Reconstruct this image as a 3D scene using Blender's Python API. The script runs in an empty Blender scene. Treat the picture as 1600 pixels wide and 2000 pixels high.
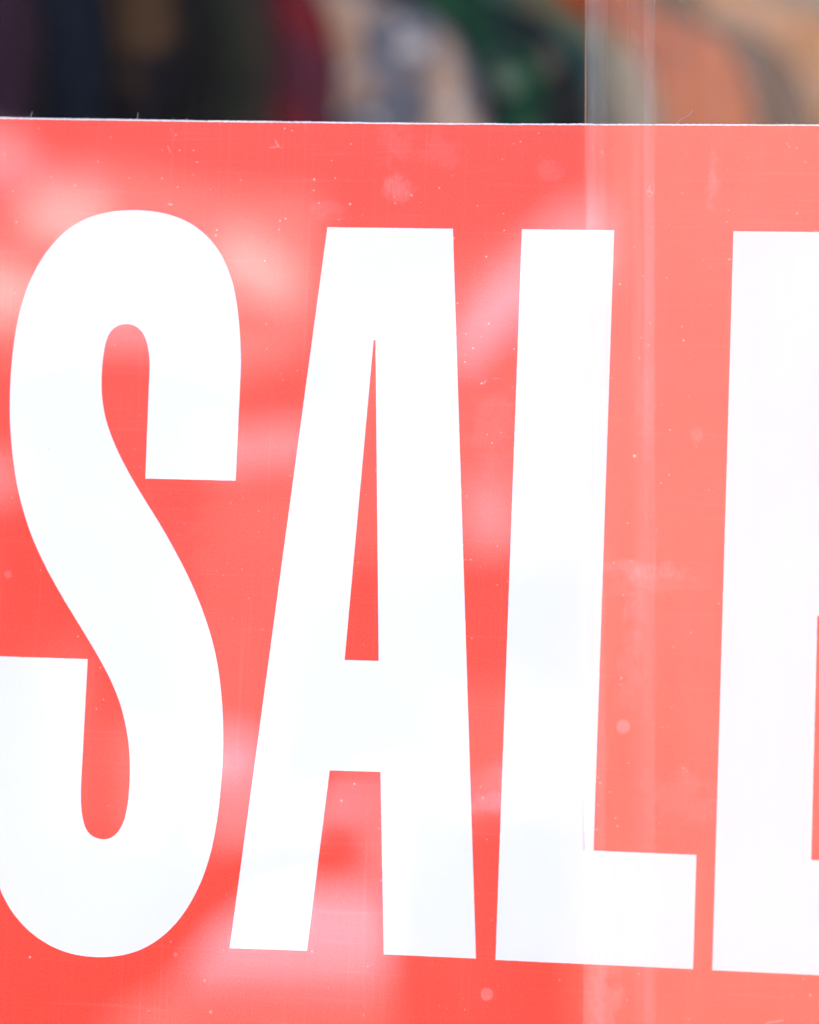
import bpy, bmesh, math, random
from mathutils import Vector, Matrix, noise as mn
random.seed(7)
sc = bpy.context.scene
COL = sc.collection
R = math.radians

# ---------------------------------------------------------------- camera
CAM_H = 1.45
CAM_Y = -1.0334
cd = bpy.data.cameras.new('camera')
cam = bpy.data.objects.new('camera', cd); COL.objects.link(cam)
Mx = [[0.9889988, 0.0241384, -0.1459411], [-0.0390294, 0.9942167, -0.1000489], [0.1426821, 0.1046443, 0.9842212]]
rot = Matrix(((Mx[0][0], -Mx[0][1], -Mx[0][2]),
              (Mx[2][0], -Mx[2][1], -Mx[2][2]),
              (-Mx[1][0], Mx[1][1], Mx[1][2])))
cam.matrix_world = Matrix.Translation((0, CAM_Y, CAM_H)) @ rot.to_4x4()
cd.sensor_fit = 'VERTICAL'; cd.sensor_height = 30; cd.sensor_width = 24
cd.lens = 85
cd.clip_start = 0.05; cd.clip_end = 400
cd.dof.use_dof = True; cd.dof.focus_distance = 1.05; cd.dof.aperture_fstop = 3.7
sc.camera = cam

def ray(px, py):                       # direction of a sight line from the lens
    return rot @ Vector(((px-800)/5667, -(py-1000)/5667, -1))
def at(px, py, y):                     # where that sight line meets the upright plane at depth y
    d = ray(px, py); t = (y-CAM_Y)/d.y
    return Vector((d.x*t, y, CAM_H+d.z*t))

# ---------------------------------------------------------------- world, sun, exposure
w = bpy.data.worlds.new('World'); sc.world = w; w.use_nodes = True
nt = w.node_tree
bgn = nt.nodes['Background']
sky = nt.nodes.new('ShaderNodeTexSky'); sky.sky_type = 'NISHITA'; sky.sun_disc = False
SUN_EL, SUN_ROT = R(48), R(25)
sky.sun_elevation = SUN_EL; sky.sun_rotation = SUN_ROT
sky.air_density = 0.8; sky.dust_density = 7.0; sky.ozone_density = 0.3
nt.links.new(sky.outputs[0], bgn.inputs[0]); bgn.inputs[1].default_value = 0.15
sd = bpy.data.lights.new('sun', 'SUN'); sd.energy = 3.0; sd.angle = R(0.5); sd.color = (1, .96, .9)
sun = bpy.data.objects.new('sun', sd); COL.objects.link(sun)
sdir = Vector((math.sin(SUN_ROT)*math.cos(SUN_EL), math.cos(SUN_ROT)*math.cos(SUN_EL), math.sin(SUN_EL)))
sun.rotation_euler = sdir.to_track_quat('Z', 'Y').to_euler()
sun.location = sdir*30
sc.view_settings.view_transform = 'Standard'; sc.view_settings.look = 'None'
sc.view_settings.exposure = 3.32
sc.view_settings.gamma = 1
sc.cycles.transparent_max_bounces = 48
sc.cycles.max_bounces = 10
sc.cycles.diffuse_bounces = 5

# ---------------------------------------------------------------- helpers
def tag(o, label=None, cat=None, group=None, kind=None):
    if label: o['label'] = label
    if cat: o['category'] = cat
    if group: o['group'] = group
    if kind: o['kind'] = kind
    return o
def link(name, me, mat, parent=None):
    o = bpy.data.objects.new(name, me); COL.objects.link(o)
    if mat and not me.materials: me.materials.append(mat)
    if parent: o.parent = parent
    return o
def empty(name, loc=(0, 0, 0), rz=0):
    o = bpy.data.objects.new(name, None); COL.objects.link(o)
    o.location = loc; o.rotation_euler = (0, 0, rz); o.empty_display_size = .05
    return o
def mesh(name, vs, fs, smooth=False):
    me = bpy.data.meshes.new(name); me.from_pydata(vs, [], fs); me.update()
    if smooth:
        for p in me.polygons: p.use_smooth = True
    return me
def box(name, a, b, mat, parent=None, bevel=0):
    bm = bmesh.new(); bmesh.ops.create_cube(bm, size=1)
    for v in bm.verts:
        v.co = Vector([(a[i]+b[i])/2 + v.co[i]*(b[i]-a[i]) for i in range(3)])
    if bevel: bmesh.ops.bevel(bm, geom=bm.edges[:], offset=bevel, segments=2, affect='EDGES')
    me = bpy.data.meshes.new(name); bm.to_mesh(me); bm.free()
    return link(name, me, mat, parent)
def slab(name, outer, holes, y0, y1, mat, parent=None):
    """flat shape in the x z plane between y0 (front) and y1 (back)"""
    bm = bmesh.new(); edges = []
    for loop in [outer]+list(holes):
        vs = [bm.verts.new((x, y0, z)) for x, z in loop]
        for i in range(len(vs)): edges.append(bm.edges.new((vs[i], vs[(i+1) % len(vs)])))
    bmesh.ops.triangle_fill(bm, use_beauty=True, use_dissolve=False, edges=edges)
    for f in bm.faces:
        f.normal_update()
        if f.normal.y > 0: f.normal_flip()
    if y1 != y0:
        r = bmesh.ops.extrude_face_region(bm, geom=bm.faces[:])
        # the extruded copy becomes the front, the original the back
        for e in r['geom']:
            if isinstance(e, bmesh.types.BMVert): e.co.y = y0
        newv = {e for e in r['geom'] if isinstance(e, bmesh.types.BMVert)}
        for v in bm.verts:
            if v not in newv: v.co.y = y1
    bmesh.ops.recalc_face_normals(bm, faces=bm.faces[:])
    me = bpy.data.meshes.new(name); bm.to_mesh(me); bm.free()
    return link(name, me, mat, parent)

class NT:
    def __init__(s, name):
        s.m = bpy.data.materials.new(name); s.m.use_nodes = True
        s.t = s.m.node_tree; s.t.nodes.clear()
        s.out = s.n('OutputMaterial')
    def n(s, ty, **k):
        nd = s.t.nodes.new('ShaderNode'+ty)
        for a, b in k.items(): setattr(nd, a, b)
        return nd
    def l(s, a, b): s.t.links.new(a, b)
    def val(s, sock, v):
        if hasattr(v, 'is_linked') or isinstance(v, bpy.types.NodeSocket): s.l(v, sock)
        else: sock.default_value = v
    def math(s, op, a, b=0.0, c=None, clamp=False):
        nd = s.n('Math', operation=op, use_clamp=clamp)
        s.val(nd.inputs[0], a); s.val(nd.inputs[1], b)
        if c is not None: s.val(nd.inputs[2], c)
        return nd.outputs[0]
    def mix(s, f, a, b, mode='MIX'):
        nd = s.n('Mix', data_type='RGBA', blend_type=mode)
        s.val(nd.inputs[0], f); s.val(nd.inputs[6], a); s.val(nd.inputs[7], b)
        return nd.outputs[2]
    def rng(s, v, a, b, c, d, smooth=True):
        nd = s.n('MapRange'); nd.interpolation_type = 'SMOOTHSTEP' if smooth else 'LINEAR'
        s.val(nd.inputs[0], v)
        for i, x in zip((1, 2, 3, 4), (a, b, c, d)): nd.inputs[i].default_value = x
        return nd.outputs[0]
    def coord(s, scale=(1, 1, 1), loc=(0, 0, 0), rot=(0, 0, 0), geo=False):
        tc = s.n('TexCoord'); mp = s.n('Mapping')
        s.l(tc.outputs['Object'], mp.inputs[0])
        mp.inputs['Scale'].default_value = scale; mp.inputs['Location'].default_value = loc
        mp.inputs['Rotation'].default_value = rot
        return mp.outputs[0]
    def noise(s, vec, scale, detail=3, rough=.5, dist=0):
        nd = s.n('TexNoise'); s.l(vec, nd.inputs['Vector'])
        nd.inputs['Scale'].default_value = scale; nd.inputs['Detail'].default_value = detail
        nd.inputs['Roughness'].default_value = rough; nd.inputs['Distortion'].default_value = dist
        return nd.outputs['Fac']
    def princ(s, col, rough=.6, spec=.5, bump=None, bstr=.2, bdist=.001, sheen=0):
        p = s.n('BsdfPrincipled')
        s.val(p.inputs['Base Color'], col); s.val(p.inputs['Roughness'], rough)
        p.inputs['Specular IOR Level'].default_value = spec
        p.inputs['Sheen Weight'].default_value = sheen
        if bump is not None:
            b = s.n('Bump'); b.inputs['Strength'].default_value = bstr; b.inputs['Distance'].default_value = bdist
            s.l(bump, b.inputs['Height']); s.l(b.outputs[0], p.inputs['Normal'])
        return p.outputs[0]
    def done(s, sh): s.l(sh, s.out.inputs[0]); return s.m
    def dist2(s, vec, x, z, sx=1, sz=1):
        """distance in the x z plane from (x, z), stretched"""
        sp = s.n('SeparateXYZ'); s.l(vec, sp.inputs[0])
        a = s.math('MULTIPLY', s.math('SUBTRACT', sp.outputs[0], x), sx)
        b = s.math('MULTIPLY', s.math('SUBTRACT', sp.outputs[2], z), sz)
        return s.math('SQRT', s.math('ADD', s.math('MULTIPLY', a, a), s.math('MULTIPLY', b, b)))

def rgba(c): return (c[0], c[1], c[2], 1)
def plain(name, col, rough=.7, var=.12, scale=8, spec=.4):
    t = NT(name); n = t.noise(t.coord(), scale, 4)
    c = t.mix(t.rng(n, .3, .7, 0, 1), rgba([x*(1-var) for x in col]), rgba([min(1, x*(1+var)) for x in col]))
    return t.done(t.princ(c, rough, spec, n, .2, .002))

# ---------------------------------------------------------------- materials of the sign
def specks(t, co, scale, thr, rad, seed):
    v = t.n('TexVoronoi'); mp = t.n('Mapping'); t.l(co, mp.inputs[0]); mp.inputs['Location'].default_value = (seed, 0, seed*1.7)
    t.l(mp.outputs[0], v.inputs['Vector']); v.inputs['Scale'].default_value = scale
    v.voronoi_dimensions = '3D'
    sp = t.n('SeparateColor'); t.l(v.outputs['Color'], sp.inputs[0])
    keep = t.math('LESS_THAN', sp.outputs[0], thr)
    size = t.math('MULTIPLY', t.math('POWER', sp.outputs[1], 2.5), rad)
    inside = t.math('LESS_THAN', v.outputs['Distance'], size)
    return t.math('MULTIPLY', keep, inside)

def red_print():
    t = NT('red_print')
    co = t.coord()
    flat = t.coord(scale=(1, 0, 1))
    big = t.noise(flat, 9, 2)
    veil = t.rng(big, .3, .75, 0, .5)  # uneven haze on the poster, mixed into the ink colour
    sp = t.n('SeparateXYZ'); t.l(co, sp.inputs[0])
    hi = t.rng(sp.outputs[2], CAM_H-.06, CAM_H+.25, 0, .62)          # haze over the upper part, painted as paler red
    veil = t.math('ADD', veil, hi)
    right = t.rng(sp.outputs[0], -.30, -.02, 0, .25)  # painted haze, paler towards the right
    veil = t.math('ADD', veil, right, clamp=True)
    c = t.mix(veil, (.92, .035, .009, 1), (.92, .080, .048, 1))
    grain = t.noise(flat, 1500, 3, .75)
    c = t.mix(t.rng(grain, .35, .65, .0, .17), c, (.88, .24, .20, 1))
    # fine wipe streaks, level ones and upright ones
    s1 = t.noise(t.coord(scale=(14, 0, 700)), 1, 3, .6)
    s2 = t.noise(t.coord(scale=(600, 0, 9)), 1, 3, .6)
    c = t.mix(t.rng(s1, .56, .76, 0, .09), c, (.9, .4, .38, 1))
    c = t.mix(t.rng(s2, .55, .76, 0, .08), c, (.9, .4, .38, 1))
    # smudges left by fingers
    fine = t.noise(t.coord(scale=(1500, 0, 300), rot=(0, R(40), 0)), 1, 2, .6)
    def smudge(px, py, r, amt, sx=1, sz=1, ring=False):
        nonlocal c
        p = at(px, py, 0)
        d = t.dist2(co, p.x, p.z, sx, sz)
        d = t.math('ADD', d, t.math('MULTIPLY', t.math('SUBTRACT', t.noise(flat, 130, 4, .65), .5), r*2.6))
        m = t.rng(d, r*.25, r*1.05, 1, 0)
        if ring: m = t.math('MULTIPLY', m, t.rng(d, r*.2, r*.7, .35, 1))
        m = t.math('MULTIPLY', m, t.rng(fine, .3, .7, amt*.5, amt))
        c = t.mix(m, c, (.92, .45, .47, 1))
    smudge(780, 368, .0066, .26)
    smudge(800, 355, .0035, -.10)
    smudge(860, 300, .010, .08)
    smudge(768, 282, .008, .10, 1, .8)
    smudge(1392, 350, .0065, .20, 2.2, .6)
    smudge(960, 840, .014, .10, 1.3, .8)
    smudge(330, 1060, .02, .05)
    smudge(1265, 1140, .012, .10, .7, 2)
    smudge(1250, 1175, .010, .12, 2, .9)
    smudge(950, 1570, .007, .22, .8, 1.4)
    smudge(1240, 1110, .010, .20, .5, 2.2)
    smudge(1230, 1290, .011, .12, 2.2, .5)
    smudge(1330, 1560, .014, .10, .8, 1)
    smudge(1265, 800, .009, .12, 2.5, .4)
    smudge(1180, 1960, .012, .22, 1.6, .6)
    smudge(1075, 330, .006, .12)
    smudge(640, 410, .006, .10, .8, 1.3)
    # little chips and dust grains
    k = None
    area = t.rng(t.noise(flat, 7, 2), .38, .66, .25, 1)
    for sc_, th, rd, sd_ in ((170, .50, .075, 1.3), (330, .55, .10, 5.1), (75, .16, .055, 9.7)):
        q = specks(t, t.coord(scale=(1, 0, 1)), sc_, th, rd, sd_)
        k = q if k is None else t.math('MAXIMUM', k, q)
    k = t.math('MULTIPLY', k, area)
    c = t.mix(t.math('MULTIPLY', k, .6), c, (.93, .72, .70, 1))
    # hairline scratches, curled
    wv = t.n('TexVoronoi'); wv.feature = 'DISTANCE_TO_EDGE'; t.l(t.coord(scale=(1, 0, 1)), wv.inputs['Vector']); wv.inputs['Scale'].default_value = 60
    mask = t.rng(t.noise(flat, 75, 2), .68, .72, 0, 1)
    hair = t.math('MULTIPLY', t.math('LESS_THAN', wv.outputs['Distance'], .012), mask)
    c = t.mix(t.math('MULTIPLY', hair, .22), c, (.95, .7, .7, 1))
    return t.done(t.princ(c, .42, .45, t.noise(flat, 900, 3, .6), .05, .0004))
def white_vinyl():
    t = NT('white_vinyl'); flat = t.coord(scale=(1, 0, 1))
    n = t.noise(flat, 6, 3)
    c = t.mix(t.rng(n, .3, .7, 0, 1), (.83, .845, .85, 1), (.86, .865, .865, 1))
    k = specks(t, flat, 90, .05, .05, 3.3)
    c = t.mix(t.math('MULTIPLY', k, .5), c, (.55, .58, .62, 1))
    return t.done(t.princ(c, .42, .4, t.noise(flat, 500, 2), .03, .0003))
def glass(dust=0.0,  marks=(), streak=0.0, tint=(.985, .995, .99), name='window_glass', blotch=.02, nn=1.54, veil=()):
    t = NT(name); co = t.coord(); flat = t.coord(scale=(1, 0, 1))
    tr = t.n('BsdfTransparent'); tr.inputs[0].default_value = rgba(tint)
    gl = t.n('BsdfGlossy'); gl.inputs['Roughness'].default_value = 0.0; gl.inputs[0].default_value = (1, 1, 1, 1)
    gg = t.n('NewGeometry'); fr = t.n('Fresnel')
    ior = t.math('ADD', nn, t.math('MULTIPLY', gg.outputs['Backfacing'], 1/nn-nn))
    t.l(ior, fr.inputs[0])
    m1 = t.n('MixShader'); t.l(fr.outputs[0], m1.inputs[0]); t.l(tr.outputs[0], m1.inputs[1]); t.l(gl.outputs[0], m1.inputs[2])
    f = t.rng(t.noise(flat, 12, 4, .6), .45, .85, 0, blotch)
    f = t.math('ADD', f, dust)
    if streak:
        s = t.noise(t.coord(scale=(520, 0, .5)), 1, 2, .5)
        s2 = t.noise(t.coord(scale=(140, 0, 6)), 1, 2, .5)
        f = t.math('ADD', f, t.math('MULTIPLY', t.math('SUBTRACT', s, .42), streak))
        f = t.math('ADD', f, t.math('MULTIPLY', t.math('SUBTRACT', s2, .45), streak))
    if veil:                                       # the strip thins out towards its long sides
        sp = t.n('SeparateXYZ'); t.l(co, sp.inputs[0]); k = None
        for a0, a1, s0, s1 in veil:
            q = t.math('MULTIPLY', t.rng(sp.outputs[0], a0, a0+s0, 0, 1), t.rng(sp.outputs[0], a1-s1, a1, 1, 0))
            k = q if k is None else t.math('MAXIMUM', k, q)
        f = t.math('MULTIPLY', f, k)
    for px, py, r, a, y in marks:
        p = at(px, py, y)
        d = t.dist2(co, p.x, p.z)
        f = t.math('ADD', f, t.rng(d, r*.8, r, a, 0))
    f = t.math('MAXIMUM', f, 0.0)
    f = t.math('MULTIPLY', f, t.math('SUBTRACT', 1.0, gg.outputs['Backfacing']))      # the dust lies on the outer face
    df = t.n('BsdfDiffuse'); df.inputs[0].default_value = (.86, .84, .82, 1)
    m2 = t.n('MixShader'); t.l(f, m2.inputs[0]); t.l(m1.outputs[0], m2.inputs[1]); t.l(df.outputs[0], m2.inputs[2])
    return t.done(m2.outputs[0])
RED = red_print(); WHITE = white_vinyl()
CARD = plain('white_card', (.84, .85, .86), .7, .03, 60)

# ---------------------------------------------------------------- the sign
S_PTS = [(-261.34, 215.32), (-251.83, 214.69), (-243.52, 212.55), (-237.07, 209.31), (-231.19, 204.37), (-226.5, 198.23), (-222.68, 190.14), (-220.44, 181.48), (-219.03, 172.54), (-218.13, 164.17), (-217.77, 156.2), (-217.81, 114.96), (-251.64, 114.95), (-252.01, 156.18), (-252.35, 161.14), (-253.54, 166.09), (-255.28, 169.51), (-257.91, 171.76), (-261.43, 172.67), (-265.48, 171.69), (-267.79, 169.41), (-269.09, 166.23), (-269.88, 160.85), (-270.11, 154.63), (-269.99, 148.42), (-269.23, 142.24), (-267.43, 135.5), (-264.57, 128.71), (-260.72, 121.39), (-256.31, 114.28), (-250.9, 106.27), (-245.54, 98.85), (-238.78, 88.16), (-232.7, 77.75), (-227.18, 65.93), (-223.63, 56.33), (-221.34, 48.01), (-219.53, 37.75), (-218.45, 28.7), (-217.84, 17.7), (-217.87, 6.06), (-218.72, -8.17), (-220.59, -20.75), (-223.45, -30.41), (-227.05, -38.27), (-231.32, -45.23), (-237.62, -51.83), (-244.04, -55.97), (-250.55, -58.46), (-260.47, -59.89), (-270.49, -59.1), (-278.65, -56.44), (-285.56, -52.43), (-291.2, -47.52), (-295.54, -41.98), (-298.51, -36.93), (-300.82, -29.98), (-302.78, -18.92), (-303.79, -4.06), (-304.73, 48.06), (-269.95, 48.08), (-270.02, 9.31), (-270.1, -0.36), (-269.76, -4.99), (-268.88, -10.14), (-267.48, -13.98), (-265.38, -16.11), (-261.96, -17.27), (-258.65, -17.03), (-256.06, -15.44), (-253.59, -11.46), (-252.4, -6.24), (-251.9, 1.63), (-252.07, 9.97), (-252.91, 17.74), (-254.36, 24.2), (-256.37, 31.03), (-259.3, 37.83), (-262.57, 43.71), (-266.05, 49.31), (-273.63, 60.43), (-280.41, 70.02), (-287.27, 80.77), (-292.87, 91.04), (-296.68, 100.24), (-299.97, 110.62), (-302.19, 121.06), (-303.89, 132.87), (-304.58, 142.24), (-304.78, 152.79), (-304.19, 165.29), (-302.81, 175.33), (-300.45, 184.82), (-297.08, 193.28), (-292.38, 200.88), (-286.34, 207.41), (-280.18, 211.39), (-271.44, 214.42)]
A_PTS = [(-187.77, 209.36), (-141.29, 209.25), (-123.09, -53.59), (-156.2, -53.67), (-160.01, 11.01), (-178.51, 10.89), (-184.04, -53.68), (-212.26, -54.06)]
A_HOLE = [(-168.89, 167.7), (-168.21, 167.72), (-162.29, 50.81), (-174.74, 50.79)]
TOP = [(-314.24, 249.73), (-294.46, 249.43), (-274.78, 249.26), (-255.21, 249.06), (-226.04, 248.77), (-197.11, 248.61), (-162.7, 248.33), (-128.61, 248.26), (-83.65, 248.26), (-46.62, 248.33), (-9.96, 248.39)]
L_PTS = [(-116.0, 209.3), (-82.4, 209.3), (-82.6, -13.9), (-46.3, -13.9), (-46.3, -53.75), (-116.1, -53.75)]
E_PTS = [(-39.5, 209.35), (31.2, 209.35), (31.2, 170.4), (-6.2, 170.4), (-6.2, 102.8), (26.6, 102.8), (26.6, 71.7), (-6.2, 71.7), (-6.2, -14.0), (32.4, -14.0), (32.4, -53.8), (-39.6, -53.8)]

def smooth_loop(P, corners, n=5):
    out = []; N = len(P)
    for i in range(N):
        p0, p1, p2, p3 = P[i-1], P[i], P[(i+1) % N], P[(i+2) % N]
        if i in corners: p0 = (2*p1[0]-p2[0], 2*p1[1]-p2[1])
        if (i+1) % N in corners: p3 = (2*p2[0]-p1[0], 2*p2[1]-p1[1])
        L = math.dist(p1, p2)
        if i in corners and (i+1) % N in corners or L > 30: m = 1
        else: m = n
        for k in range(m):
            u = k/m
            if m == 1: out.append(p1); break
            q = []
            # centripetal Catmull Rom keeps the uneven spacing from rippling
            t0 = 0; t1 = t0+max(.1, math.dist(p0, p1))**.5; t2 = t1+L**.5; t3 = t2+max(.1, math.dist(p2, p3))**.5
            tt = t1+(t2-t1)*u
            for a in (0, 1):
                A1 = (t1-tt)/(t1-t0)*p0[a]+(tt-t0)/(t1-t0)*p1[a]
                A2 = (t2-tt)/(t2-t1)*p1[a]+(tt-t1)/(t2-t1)*p2[a]
                A3 = (t3-tt)/(t3-t2)*p2[a]+(tt-t2)/(t3-t2)*p3[a]
                B1 = (t2-tt)/(t2-t0)*A1+(tt-t0)/(t2-t0)*A2
                B2 = (t3-tt)/(t3-t1)*A2+(tt-t1)/(t3-t1)*A3
                q.append((t2-tt)/(t2-t1)*B1+(tt-t1)/(t2-t1)*B2)
            out.append(tuple(q))
    return out
def relax(P, keep, it=2):
    for _ in range(it):
        Q = list(P)
        for i in range(len(P)):
            if i in keep: continue
            a, b, c = P[i-1], P[i], P[(i+1) % len(P)]
            # slide only across the curve, a third of the way to the chord blended back
            Q[i] = (b[0]*.8+(a[0]+c[0])*.1, b[1]*.8+(a[1]+c[1])*.1)
        P = Q
    return P
def rough_edge(P, step=.5, amp=.06, seed=0):
    """the cut or printed outline is never quite clean"""
    out = []
    for i in range(len(P)):
        a, b = P[i], P[(i+1) % len(P)]
        L = math.dist(a, b); n = max(1, int(L/step))
        nx, ny = (b[1]-a[1])/L, -(b[0]-a[0])/L
        for k in range(n):
            u = k/n; x = a[0]+(b[0]-a[0])*u; y = a[1]+(b[1]-a[1])*u
            j = amp*mn.noise((x*1.7+seed, y*1.7, seed))+amp*.5*mn.noise((x*.3, y*.3, seed+4)) if k else 0
            out.append((x+nx*j, y+ny*j))
    return out
def mm(P): return [(x/1000, CAM_H+z/1000) for x, z in P]

sign = tag(empty('sale_sign', (0, 0, 0)), 'large red window poster with white capital letters SALE, behind the shop glass', 'sign')
left, right_, bottom = -336.0, 56.0, -93.0
topc = [(left, 249.9)]+list(TOP)+[(right_, 248.4)]
tp = []
for a, b in zip(topc[:-1], topc[1:]):
    n = max(1, int((b[0]-a[0])/.45))
    tp += [(a[0]+(b[0]-a[0])*k/n, a[1]+(b[1]-a[1])*k/n) for k in range(n)]
tp.append(topc[-1])
def fray(x, s): return .12*mn.noise((x*.9, s, 0))+.16*max(0, mn.noise((x*2.3, s, 3)))**1.5+.10*mn.noise((x*.12, s, 8))
card_top = [(x, z+.30+1.5*fray(x, 1)) for x, z in tp]
ink_top = [(x, z-.30+.16*mn.noise((x*.7, 5, 1))+.10*mn.noise((x*.08, 2, 1))) for x, z in tp]
slab('card', mm([(left, bottom)]+card_top+[(right_, bottom)]), [], -.0001, .0011, CARD, sign)
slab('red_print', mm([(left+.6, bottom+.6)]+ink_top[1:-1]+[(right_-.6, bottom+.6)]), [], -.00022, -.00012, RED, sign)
corner_S = {10, 11}
sp = list(S_PTS)
cs = {i for i, p in enumerate(sp) if abs(p[0]+217.81) < .02 and abs(p[1]-114.96) < .02 or abs(p[0]+251.64) < .02 and abs(p[1]-114.95) < .02
      or abs(p[1]-48.06) < .03 and (p[0] < -300 or abs(p[0]+269.95) < .02)}
st = {i for i, p in enumerate(sp) if p in ((-217.77, 156.2), (-252.01, 156.18), (-303.79, -4.06), (-270.02, 9.31))}
sp = relax(sp, cs | st)
S2 = smooth_loop(sp, cs, 5)
YL0, YL1 = -.00034, -.00024
for i, (P, Hh, lab) in enumerate(((S2, [], 'curved white capital letter S at the left edge'),
                           (A_PTS, [A_HOLE], 'white capital letter A with one upright side'),
                           (L_PTS, [], 'white capital letter L'),
                           (E_PTS, [], 'white capital letter E cut off by the frame'))):
    o = slab('letter', mm(rough_edge(P, .5, .07, i*7)), [mm(rough_edge(h, .5, .05, 3)) for h in Hh], YL0, YL1, WHITE, sign)
    o['label'] = lab
# stray paper fibres along the cut top edge
vs, fs = [], []
for px, py, ln, lean in ((268, 236, .0030, .05), (60, 231, .0026, .1), (340, 236, .0012, -.2), (362, 236, .0012, .3), (545, 238, .0010, .6), (1320, 243, .0085, .5),
                         (1475, 243, .0014, -.4), (1517, 244, .0011, .2), (1090, 242, .0009, -.7), (835, 241, .0008, .8), (176, 233, .0009, -.5), (700, 240, .0008, .9)):
    p = at(px, py, 0); n = 7; x, z = p.x, p.z; ang = lean; ww = .00006
    base = len(vs)
    for k in range(n+1):
        vs += [(x-ww, -.0003, z), (x+ww, -.0003, z), (x, .0001, z)]
        ang += lean*.35*(1 if k < 4 else -1.5)
        x += math.sin(ang)*ln/n; z += math.cos(ang)*ln/n
    for k in range(n):
        a = base+3*k
        for q in range(3):
            r_ = (q+1) % 3
            fs.append((a+q, a+r_, a+3+r_, a+3+q))
FIB = plain('paper_fibre', (.42, .42, .44), .9, .1, 50)
o = link('paper_fibre', mesh('paper_fibre', vs, fs), FIB, sign); o['kind'] = 'stuff'

# ---------------------------------------------------------------- the shop window
MARKS = ((1220, 1420, .0027, .13, -.006), (1362, 853, .0026, .06, -.006), (955, 1940, .0025, .09, -.006), (0, 1810, .0022, .15, -.006), (25, 1125, .0016, .06, -.006))
G1 = glass(0.0, MARKS, name='window_glass', blotch=.004)
G2 = glass(.02, (), nn=1.4, name='dusty_glass', blotch=.045, streak=.030, tint=(.998, .998, .994))
G3 = glass(.026, (), nn=1.04, veil=((0, .0088, .0012, .003), (.0160, .0270, .0035, .0025)), name='seal_plastic', blotch=.02, streak=.12, tint=(1, 1, 1))
WX0, WX1, WZ0, WZ1 = -2.3, 1.75, .40, 3.20
pane = tag(box('window_pane', (WX0, -.012, WZ0), (WX1, -.006, WZ1), G1), 'clear shop window glass over the whole red poster, reflecting the street', 'window glass')
xs = at(1143, 1000, -.022).x
slide = tag(empty('sliding_pane', (0, 0, 0)), 'dusty second glass pane overlapping the right part of the poster', 'window glass')
pt, pb_ = at(1145, 0, -.022), at(1141, 2000, -.022)
slide.location = (xs, 0, CAM_H+.1); slide.rotation_euler = (0, math.atan2(pt.x-pb_.x, pt.z-pb_.z), 0)   # the pane stands true, the poster hangs a little crooked
H0, H1 = WZ0-CAM_H-.03, WZ1-CAM_H-.15
mmx = at(1001, 1000, -.025).x-at(1000, 1000, -.025).x
box('pane', (0, -.024, H0), (1.4, -.019, H1), G2, slide)
box('edge_seal', (0, -.0262, H0), (44*mmx, -.0248, H1), G3, slide)
box('edge_seal', (84*mmx, -.0262, H0), (137*mmx, -.0248, H1), G3, slide)

# ---------------------------------------------------------------- the shop round it
WALL = plain('dark_paint', (.05, .05, .055), .6, .15, 4)
INW = plain('shop_wall_paint', (.72, .70, .66), .8, .05, 3)
FLO = plain('wood_floor', (.22, .16, .11), .5, .2, 3)
FR = plain('window_frame_paint', (.10, .10, .11), .4, .08, 10)
def struct(o): o['kind'] = 'structure'; return o
struct(box('shop_floor', (-2.4, .06, .10), (2.0, 4.0, .15), FLO))
struct(box('shop_ceiling', (-2.4, .06, 3.42), (2.0, 4.0, 3.50), INW))
struct(box('back_wall', (-2.4, 4.0, .10), (2.0, 4.12, 3.50), INW))
struct(box('side_wall', (-2.52, .06, .10), (-2.4, 4.12, 3.50), INW))
struct(box('side_wall', (2.0, .06, .10), (2.12, 4.12, 3.50), INW))
fw = empty('shop_front_wall'); fw['kind'] = 'structure'
for nm, a, b in (('riser', (-2.52, -.05, 0), (2.12, .058, WZ0-.04)), ('fascia', (-2.52, -.05, WZ1+.04), (2.12, .058, 3.75)),
                 ('pier', (-2.52, -.05, WZ0-.038), (WX0-.04, .058, WZ1+.038)), ('pier', (WX1+.04, -.05, WZ0-.038), (2.12, .058, WZ1+.038))):
    struct(box(nm, a, b, WALL, fw, .004))
wf = tag(empty('window_frame'), 'dark painted frame round the shop window', 'window frame')
box('sill', (WX0-.04, -.07, WZ0-.037), (WX1+.04, .05, WZ0-.001), FR, wf, .003)
box('head', (WX0-.04, -.06, WZ1+.001), (WX1+.04, .05, WZ1+.037), FR, wf, .003)
box('jamb', (WX0-.038, -.055, WZ0), (WX0-.001, .045, WZ1), FR, wf, .003)
box('jamb', (WX1+.001, -.055, WZ0), (WX1+.038, .045, WZ1), FR, wf, .003)

# ---------------------------------------------------------------- clothes on the rail
def cloth(name, base, second=None, third=None, scale=14, thr=.5, stripes=0, soft=.08, seed=0):
    t = NT(name); co = t.coord(loc=(seed, seed*.7, seed*1.3))
    c = rgba(base)
    n = t.noise(co, scale, 1.5)
    if second:
        c = t.mix(t.rng(n, thr-soft, thr+soft, 0, 1), c, rgba(second))
    if third:
        n2 = t.noise(t.coord(loc=(seed*2+5, 3, seed)), scale*1.6, 1)
        c = t.mix(t.rng(n2, .58, .66, 0, 1), c, rgba(third))
    if stripes:
        wv = t.n('TexWave'); t.l(t.coord(), wv.inputs[0]); wv.inputs['Scale'].default_value = stripes; wv.bands_direction = 'X'
        wv.inputs['Distortion'].default_value = .4
        c = t.mix(t.rng(wv.outputs['Fac'], .55, .75, 0, .6), c, rgba(second or [x*.5 for x in base]))
    weave = t.noise(co, 900, 2)
    return t.done(t.princ(c, .95, .08, weave, .3, .001, 0))
RAILM = plain('steel_tube', (.55, .55, .56), .3, .03, 20, .5)
WOOD = plain('hanger_wood', (.45, .28, .15), .45, .15, 30)

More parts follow.
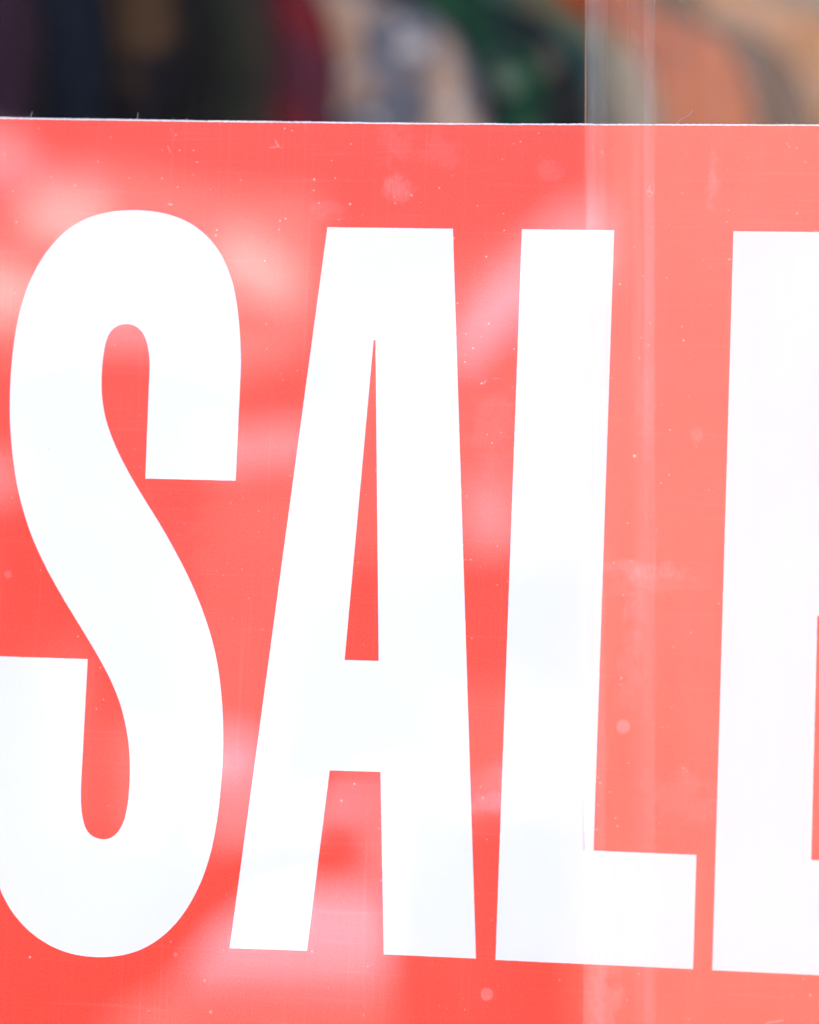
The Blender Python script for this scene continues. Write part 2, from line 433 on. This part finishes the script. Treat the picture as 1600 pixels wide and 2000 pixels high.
def loft(name, rings, mat, parent, cap=True):
    vs = [tuple(v) for r_ in rings for v in r_]; n = len(rings[0]); fs = []
    for i in range(len(rings)-1):
        for k in range(n):
            fs.append((i*n+k, i*n+(k+1) % n, (i+1)*n+(k+1) % n, (i+1)*n+k))
    if cap:
        fs.append(tuple(range(n))[::-1]); fs.append(tuple(range((len(rings)-1)*n, len(rings)*n)))
    me = mesh(name, vs, fs, True)
    bm = bmesh.new(); bm.from_mesh(me); bmesh.ops.recalc_face_normals(bm, faces=bm.faces[:]); bm.to_mesh(me); bm.free()
    return link(name, me, mat, parent)

def garment(kind, x_edge, y, z_sh, hw, yaw, mat, label, slope=.36, sleeve=None, buttons=(), btn_mat=None, L=.66):
    """x_edge: right outer edge of the hanging sleeve; z_sh: height of the shoulder point"""
    neck = x_edge-hw
    g = tag(empty(kind, (neck, y, z_sh), yaw), label, kind.replace('_', ' '), 'clothes hanging on the rail behind the poster')
    sh = hw-.035                                   # shoulder seam half width
    sd_ = random.random()*50
    N = 40
    def ring(z, a, d, fold):
        r_ = []
        for k in range(N):
            th = 2*math.pi*k/N
            x = a*math.copysign(abs(math.cos(th))**.8, math.cos(th)); yy = d*math.copysign(abs(math.sin(th))**.7, math.sin(th))
            f = fold*(math.sin(x*52+sd_)+.6*math.sin(x*97+sd_*2))+fold*.8*mn.noise((x*9+sd_, z*3, yy*4))
            r_.append(Vector((x+.5*fold*mn.noise((z*8, sd_, th)), yy+f, z)))
        return r_
    up = slope*(sh-.07)
    rings = [ring(up+.012, .062, .030, 0), ring(up, .07, .034, 0)]
    for u in (.25, .5, .75, .9, 1):
        rings.append(ring(up*(1-u)-.012*u*u, .07+(sh-.07)*u, .034-.008*u+.004, .002*u))
    for u in (.03, .08, .16, .3, .5, .75, 1):
        rings.append(ring(-.012-u*L, sh-.012-.014*u, .026+.012*u, .004+.012*u))
    loft('body', rings, mat, g)
    for s in (-1, 1):
        rr = []
        for u in (0, .03, .08, .18, .35, .6, 1):
            cx_ = s*(sh-.022+.024*min(1, u*7)**.6); z = .004-u*.56
            a = .020+.020*min(1, u*8)**.7-.012*u; d = .022+.010*min(1, u*6)
            rg = []
            for k in range(16):
                th = 2*math.pi*k/16
                rg.append(Vector((cx_+a*math.cos(th)+.004*mn.noise((z*14, sd_, s)), d*math.sin(th)+.005*math.sin(z*40+sd_), z+.010*(-s*math.cos(th))*(1 if u < .1 else 0))))
            rr.append(rg)
        loft('sleeve', rr, sleeve or mat, g)
    cr = [ring(up-.004, .072, .038, 0), ring(up+.028, .060, .034, 0), ring(up+.030, .054, .029, 0), ring(up+.004, .060, .028, 0)]
    loft('collar', cr, mat, g, False)
    # the hanger: its arms lie in the shoulders, its hook goes over the rail
    bm = bmesh.new(); pts = [Vector((0, 0, up+.03+.014*k)) for k in range(5)]
    for k in range(9):
        a = math.pi*(1.25*k/8)-.2
        pts.append(Vector((-.018+.018*math.cos(a), 0, up+.10+.018*math.sin(a))))
    prev = None
    for i, p in enumerate(pts):
        cur = [bm.verts.new(p+Vector((.0016*math.cos(q*math.pi/3), .0016*math.sin(q*math.pi/3), 0))) for q in range(6)]
        if prev:
            for q in range(6): bm.faces.new((prev[q], prev[(q+1) % 6], cur[(q+1) % 6], cur[q]))
        prev = cur
    me = bpy.data.meshes.new('hanger'); bm.to_mesh(me); bm.free()
    link('hanger', me, RAILM, g)
    for bx, bz, br in buttons:
        bm = bmesh.new(); bmesh.ops.create_cone(bm, cap_ends=True, segments=20, radius1=br, radius2=br*.85, depth=.003, matrix=Matrix.Translation((bx, -.046, bz)) @ Matrix.Rotation(R(90), 4, 'X'))
        me = bpy.data.meshes.new('button'); bm.to_mesh(me); bm.free()
        link('button', me, btn_mat, g)
    return g

BT1 = plain('horn_button', (.20, .16, .125), .4, .1, 60); BT2 = plain('green_button', (.17, .25, .16), .4, .1, 60)
RACK = [  # kind, edge px, shoulder px row, label, material args
 ('jacket', 78, -150, 'dark plum jacket, nearest the left edge above the poster', dict(base=(.030, .011, .024), second=(.012, .008, .012), thr=.58)),
 ('coat', 200, -150, 'navy blue coat between the plum jacket and the brown patterned shirt', dict(base=(.004, .010, .022), second=(.005, .007, .013))),
 ('shirt', 352, -140, 'navy shirt with brown blotches, left of the charcoal jacket', dict(base=(.007, .006, .010), second=(.085, .045, .022), scale=13, thr=.52, seed=3.1)),
 ('jacket', 432, -140, 'plain charcoal jacket left of the olive shirt', dict(base=(.008, .0075, .0075), second=(.016, .012, .011))),
 ('shirt', 478, -130, 'dark olive shirt squeezed between charcoal and taupe ones', dict(base=(.024, .030, .020), second=(.016, .018, .015))),
 ('shirt', 535, -120, 'taupe brown shirt left of the maroon one', dict(base=(.060, .042, .032), second=(.030, .024, .022))),
 ('shirt', 650, -75, 'maroon and crimson shirt left of the pale beige one', dict(base=(.13, .026, .048), second=(.27, .018, .026), scale=8, thr=.55, seed=1.4)),
 ('shirt', 948, 48, 'pale beige shirt with grey blue blotches, right of the maroon one', dict(base=(.66, .44, .31), second=(.20, .20, .24), third=(.85, .76, .72), scale=19, thr=.47, seed=4.4, soft=.07)),
 ('blouse', 1065, 5, 'bright green blouse just behind the pale beige shirt', dict(base=(.010, .085, .040), second=(.016, .035, .034), third=(.07, .12, .08), scale=16, seed=.7)),
 ('jacket', 1150, 40, 'dark charcoal jacket with round buttons, right of the green blouse', dict(base=(.028, .030, .030), second=(.012, .016, .028))),
 ('blouse', 1212, 60, 'teal blouse behind the edge of the second pane', dict(base=(.030, .11, .12), second=(.10, .20, .15))),
 ('shirt', 1292, 60, 'pale grey green shirt left of the orange one', dict(base=(.30, .31, .25), second=(.24, .20, .12))),
 ('shirt', 1475, 70, 'rust orange shirt with a sloping shoulder', dict(base=(.74, .13, .028), second=(.55, .08, .025))),
 ('jacket', 1590, 90, 'dark grey jacket just behind the rust orange shirt', dict(base=(.020, .024, .026), second=(.035, .028, .024))),
 ('sweater', 1840, 90, 'tan orange sweater at the right edge above the poster', dict(base=(.66, .27, .09), second=(.72, .38, .20), seed=2.2)),
]
n = len(RACK)
ys = [1.05+.95*i/(n-1) for i in range(n)]
ex = [at(g[1], 150, y).x for g, y in zip(RACK, ys)]
# straight rail through the necks
x0_, x1_ = ex[0]-.24, ex[-1]-.27
rail_z = 0
for i, (g, y) in enumerate(zip(RACK, ys)):
    rx = x0_+(x1_-x0_)*i/(n-1)
    hw = min(.30, max(.17, ex[i]-rx))
    zs = at(g[1]-60, g[2], y).z
    kw = {}
    if i == 9: kw = dict(buttons=((hw-.040, -.052, .014),), btn_mat=BT1)
    if i == 8: kw = dict(buttons=((hw-.030, -.085, .012),), btn_mat=BT2)
    garment(g[0], ex[i], y, zs, hw, R(random.uniform(-6, 6)), cloth('cloth_%s' % g[0], **g[4]), g[3], **kw)
pa, pb = Vector((x0_-.12, ys[0]-.15, 1.96)), Vector((x1_+.12, ys[-1]+.18, 1.96))
rl = tag(empty('clothes_rail', ((pa+pb)/2)), 'steel rail the clothes hang from, above the frame', 'clothes rail')
def tube(name, a, b, r_, mat, parent):
    d = b-a; bm = bmesh.new()
    bmesh.ops.create_cone(bm, cap_ends=True, segments=16, radius1=r_, radius2=r_, depth=d.length, matrix=Matrix.Translation((a+b)/2-parent.location) @ d.to_track_quat('Z', 'Y').to_matrix().to_4x4())
    me = bpy.data.meshes.new(name); bm.to_mesh(me); bm.free(); return link(name, me, mat, parent)
tube('bar', pa, pb, .0125, RAILM, rl)
tube('post', Vector((pa.x, pa.y, .15)), pa, .0125, RAILM, rl); tube('post', Vector((pb.x, pb.y, .15)), pb, .0125, RAILM, rl)

# ---------------------------------------------------------------- the street outside, seen only as reflections
PAV = plain('pavement_stone', (.42, .38, .33), .9, .15, 2); ASP = plain('asphalt', (.05, .05, .052), .95, .2, 6)
struct(box('pavement', (-30, -2.2, -.12), (30, -.052, 0), PAV))
struct(box('road', (-30, -6.0, -.3), (30, -2.2, -.115), ASP))
struct(box('far_pavement', (-30, -8, -.12), (30, -6.0, 0), PAV))
FAC_Y = 7.2
DK = plain('dark_shop_paint', (.005, .005, .006), 1, .2, 1, 0)
MID = plain('grey_reflector', (.06, .053, .055), .9, .15, 1, .1)
MID2 = plain('pink_reflector', (.13, .10, .105), .9, .15, 1, .1)
BRI = plain('white_board', (.34, .275, .385), .8, .04, 1, .1)
BRIW = plain('cream_board', (.38, .32, .34), .8, .04, 1, .1)
SOFT = plain('pale_board', (.215, .175, .225), .8, .1, 1, .1)
STONE = plain('sandstone', (.090, .060, .046), .9, .12, 1, .1)
bld = tag(empty('opposite_shop', (0, -FAC_Y-.1, 0)), 'dark shop front across the street, seen only as a reflection in the glass', 'building')
def fac(name, pts, mat, out=.0):
    P = []
    for px, py in pts:
        p = at(px, py, FAC_Y); P.append((p.x, p.z))
    o = slab(name, P, [], -.03, 0, mat, None)
    o.location = (0, .13+out, 0); o.parent = bld
    # turn its face towards the street
    for v in o.data.vertices: v.co.y = -v.co.y
    o.data.flip_normals()
    return o
box('wall', (-9, -.3, 0), (9, .08, 4.15), DK, bld)
def blob(cx, cy, rx, ry, a=0, n=20):
    a = R(a)
    return [(cx+rx*math.cos(t)*math.cos(a)-ry*math.sin(t)*math.sin(a), cy+rx*math.cos(t)*math.sin(a)+ry*math.sin(t)*math.cos(a)) for t in [2*math.pi*k/n for k in range(n)]]
REF = [  # added shapes, outlined and toned to give the pale reflections in the glass
 ('reflection_panel', [(-200, 330), (250, 330), (420, 380), (640, 390), (640, 620), (600, 700), (470, 740), (300, 695), (-200, 720)], MID2, 0),
 ('reflection_panel', [(440, 860), (720, 830), (720, 1060), (560, 1230), (560, 1450), (380, 1450), (380, 1150), (430, 930)], MID, 0),
 ('reflection_panel', [(680, 640), (1180, 380), (1180, 720), (1180, 1100), (700, 1100)], MID, .0),
 ('reflection_panel', [(850, 1340), (1140, 1340), (1140, 1600), (850, 1600)], MID, 0),
 ('reflection_panel', [(130, 1270), (170, 1270), (170, 1640), (130, 1640)], MID2, .0),
 ('reflection_panel', [(225, 1420), (330, 1420), (330, 1640), (225, 1640)], MID2, .0),
 ('reflection_board', blob(0, 330, 90, 60), SOFT, .04),
 ('reflection_board', blob(10, 590, 95, 62), BRIW, .04),
 ('reflection_board', blob(150, 440, 85, 62), BRIW, .04),
 ('reflection_board', blob(515, 540, 95, 58, 35), BRIW, .04),
 ('reflection_board', [(150, 600), (330, 590), (330, 690), (150, 690)], SOFT, .04),
 ('reflection_board', [(430, 855), (620, 835), (620, 915), (430, 935)], SOFT, .04),
 ('reflection_board', [(-60, 900), (50, 900), (50, 985), (-60, 985)], SOFT, .04),
 ('reflection_board', [(870, 730), (930, 600), (1100, 420), (1200, 410), (1200, 560), (1010, 640), (930, 740)], SOFT, .04),
 ('reflection_board', blob(965, 1010, 50, 80), SOFT, .04),
 ('reflection_board', [(885, 735), (960, 590), (1060, 520), (1070, 600), (990, 680), (910, 750)], BRI, .08),
 ('reflection_board', [(640, 1590), (720, 1530), (800, 1520), (800, 1590)], BRI, .08),
 ('reflection_board', [(945, 1560), (1010, 1510), (1060, 1510), (1060, 1560)], BRI, .08),
 ('reflection_board', [(-60, 380), (200, 350), (230, 380), (-60, 410)], SOFT, .04),
 ('reflection_board', [(400, 1455), (520, 1430), (560, 1620), (420, 1660)], SOFT, .04),
 ('reflection_board', blob(465, 1490, 70, 60), BRI, .08),
 ('reflection_board', [(600, 1570), (800, 1490), (800, 1600), (600, 1630)], SOFT, .04),
 ('reflection_board', [(390, 1880), (440, 1810), (560, 1735), (770, 1725), (770, 1885)], BRI, .04),
 ('reflection_board', [(350, 1940), (380, 1885), (770, 1889), (755, 1945)], SOFT, .04),
 ('reflection_panel', [(200, 2010), (330, 1925), (780, 1925), (760, 2030), (400, 2060)], MID2, .0),
 ('reflection_board', [(735, 1500), (790, 1500), (790, 1720), (735, 1720)], SOFT, .08),
 ('reflection_board', [(925, 1560), (1060, 1480), (1060, 1580), (925, 1600)], SOFT, .04),
]
for nm, pts, m, out in REF: fac(nm, pts, m, out)
# sandstone face added for an even warm reflection on the right
a = at(1150, 1000, FAC_Y).x
box('side_wall', (a, .082, 0), (a+3.2, .19, 4.15), STONE, bld)
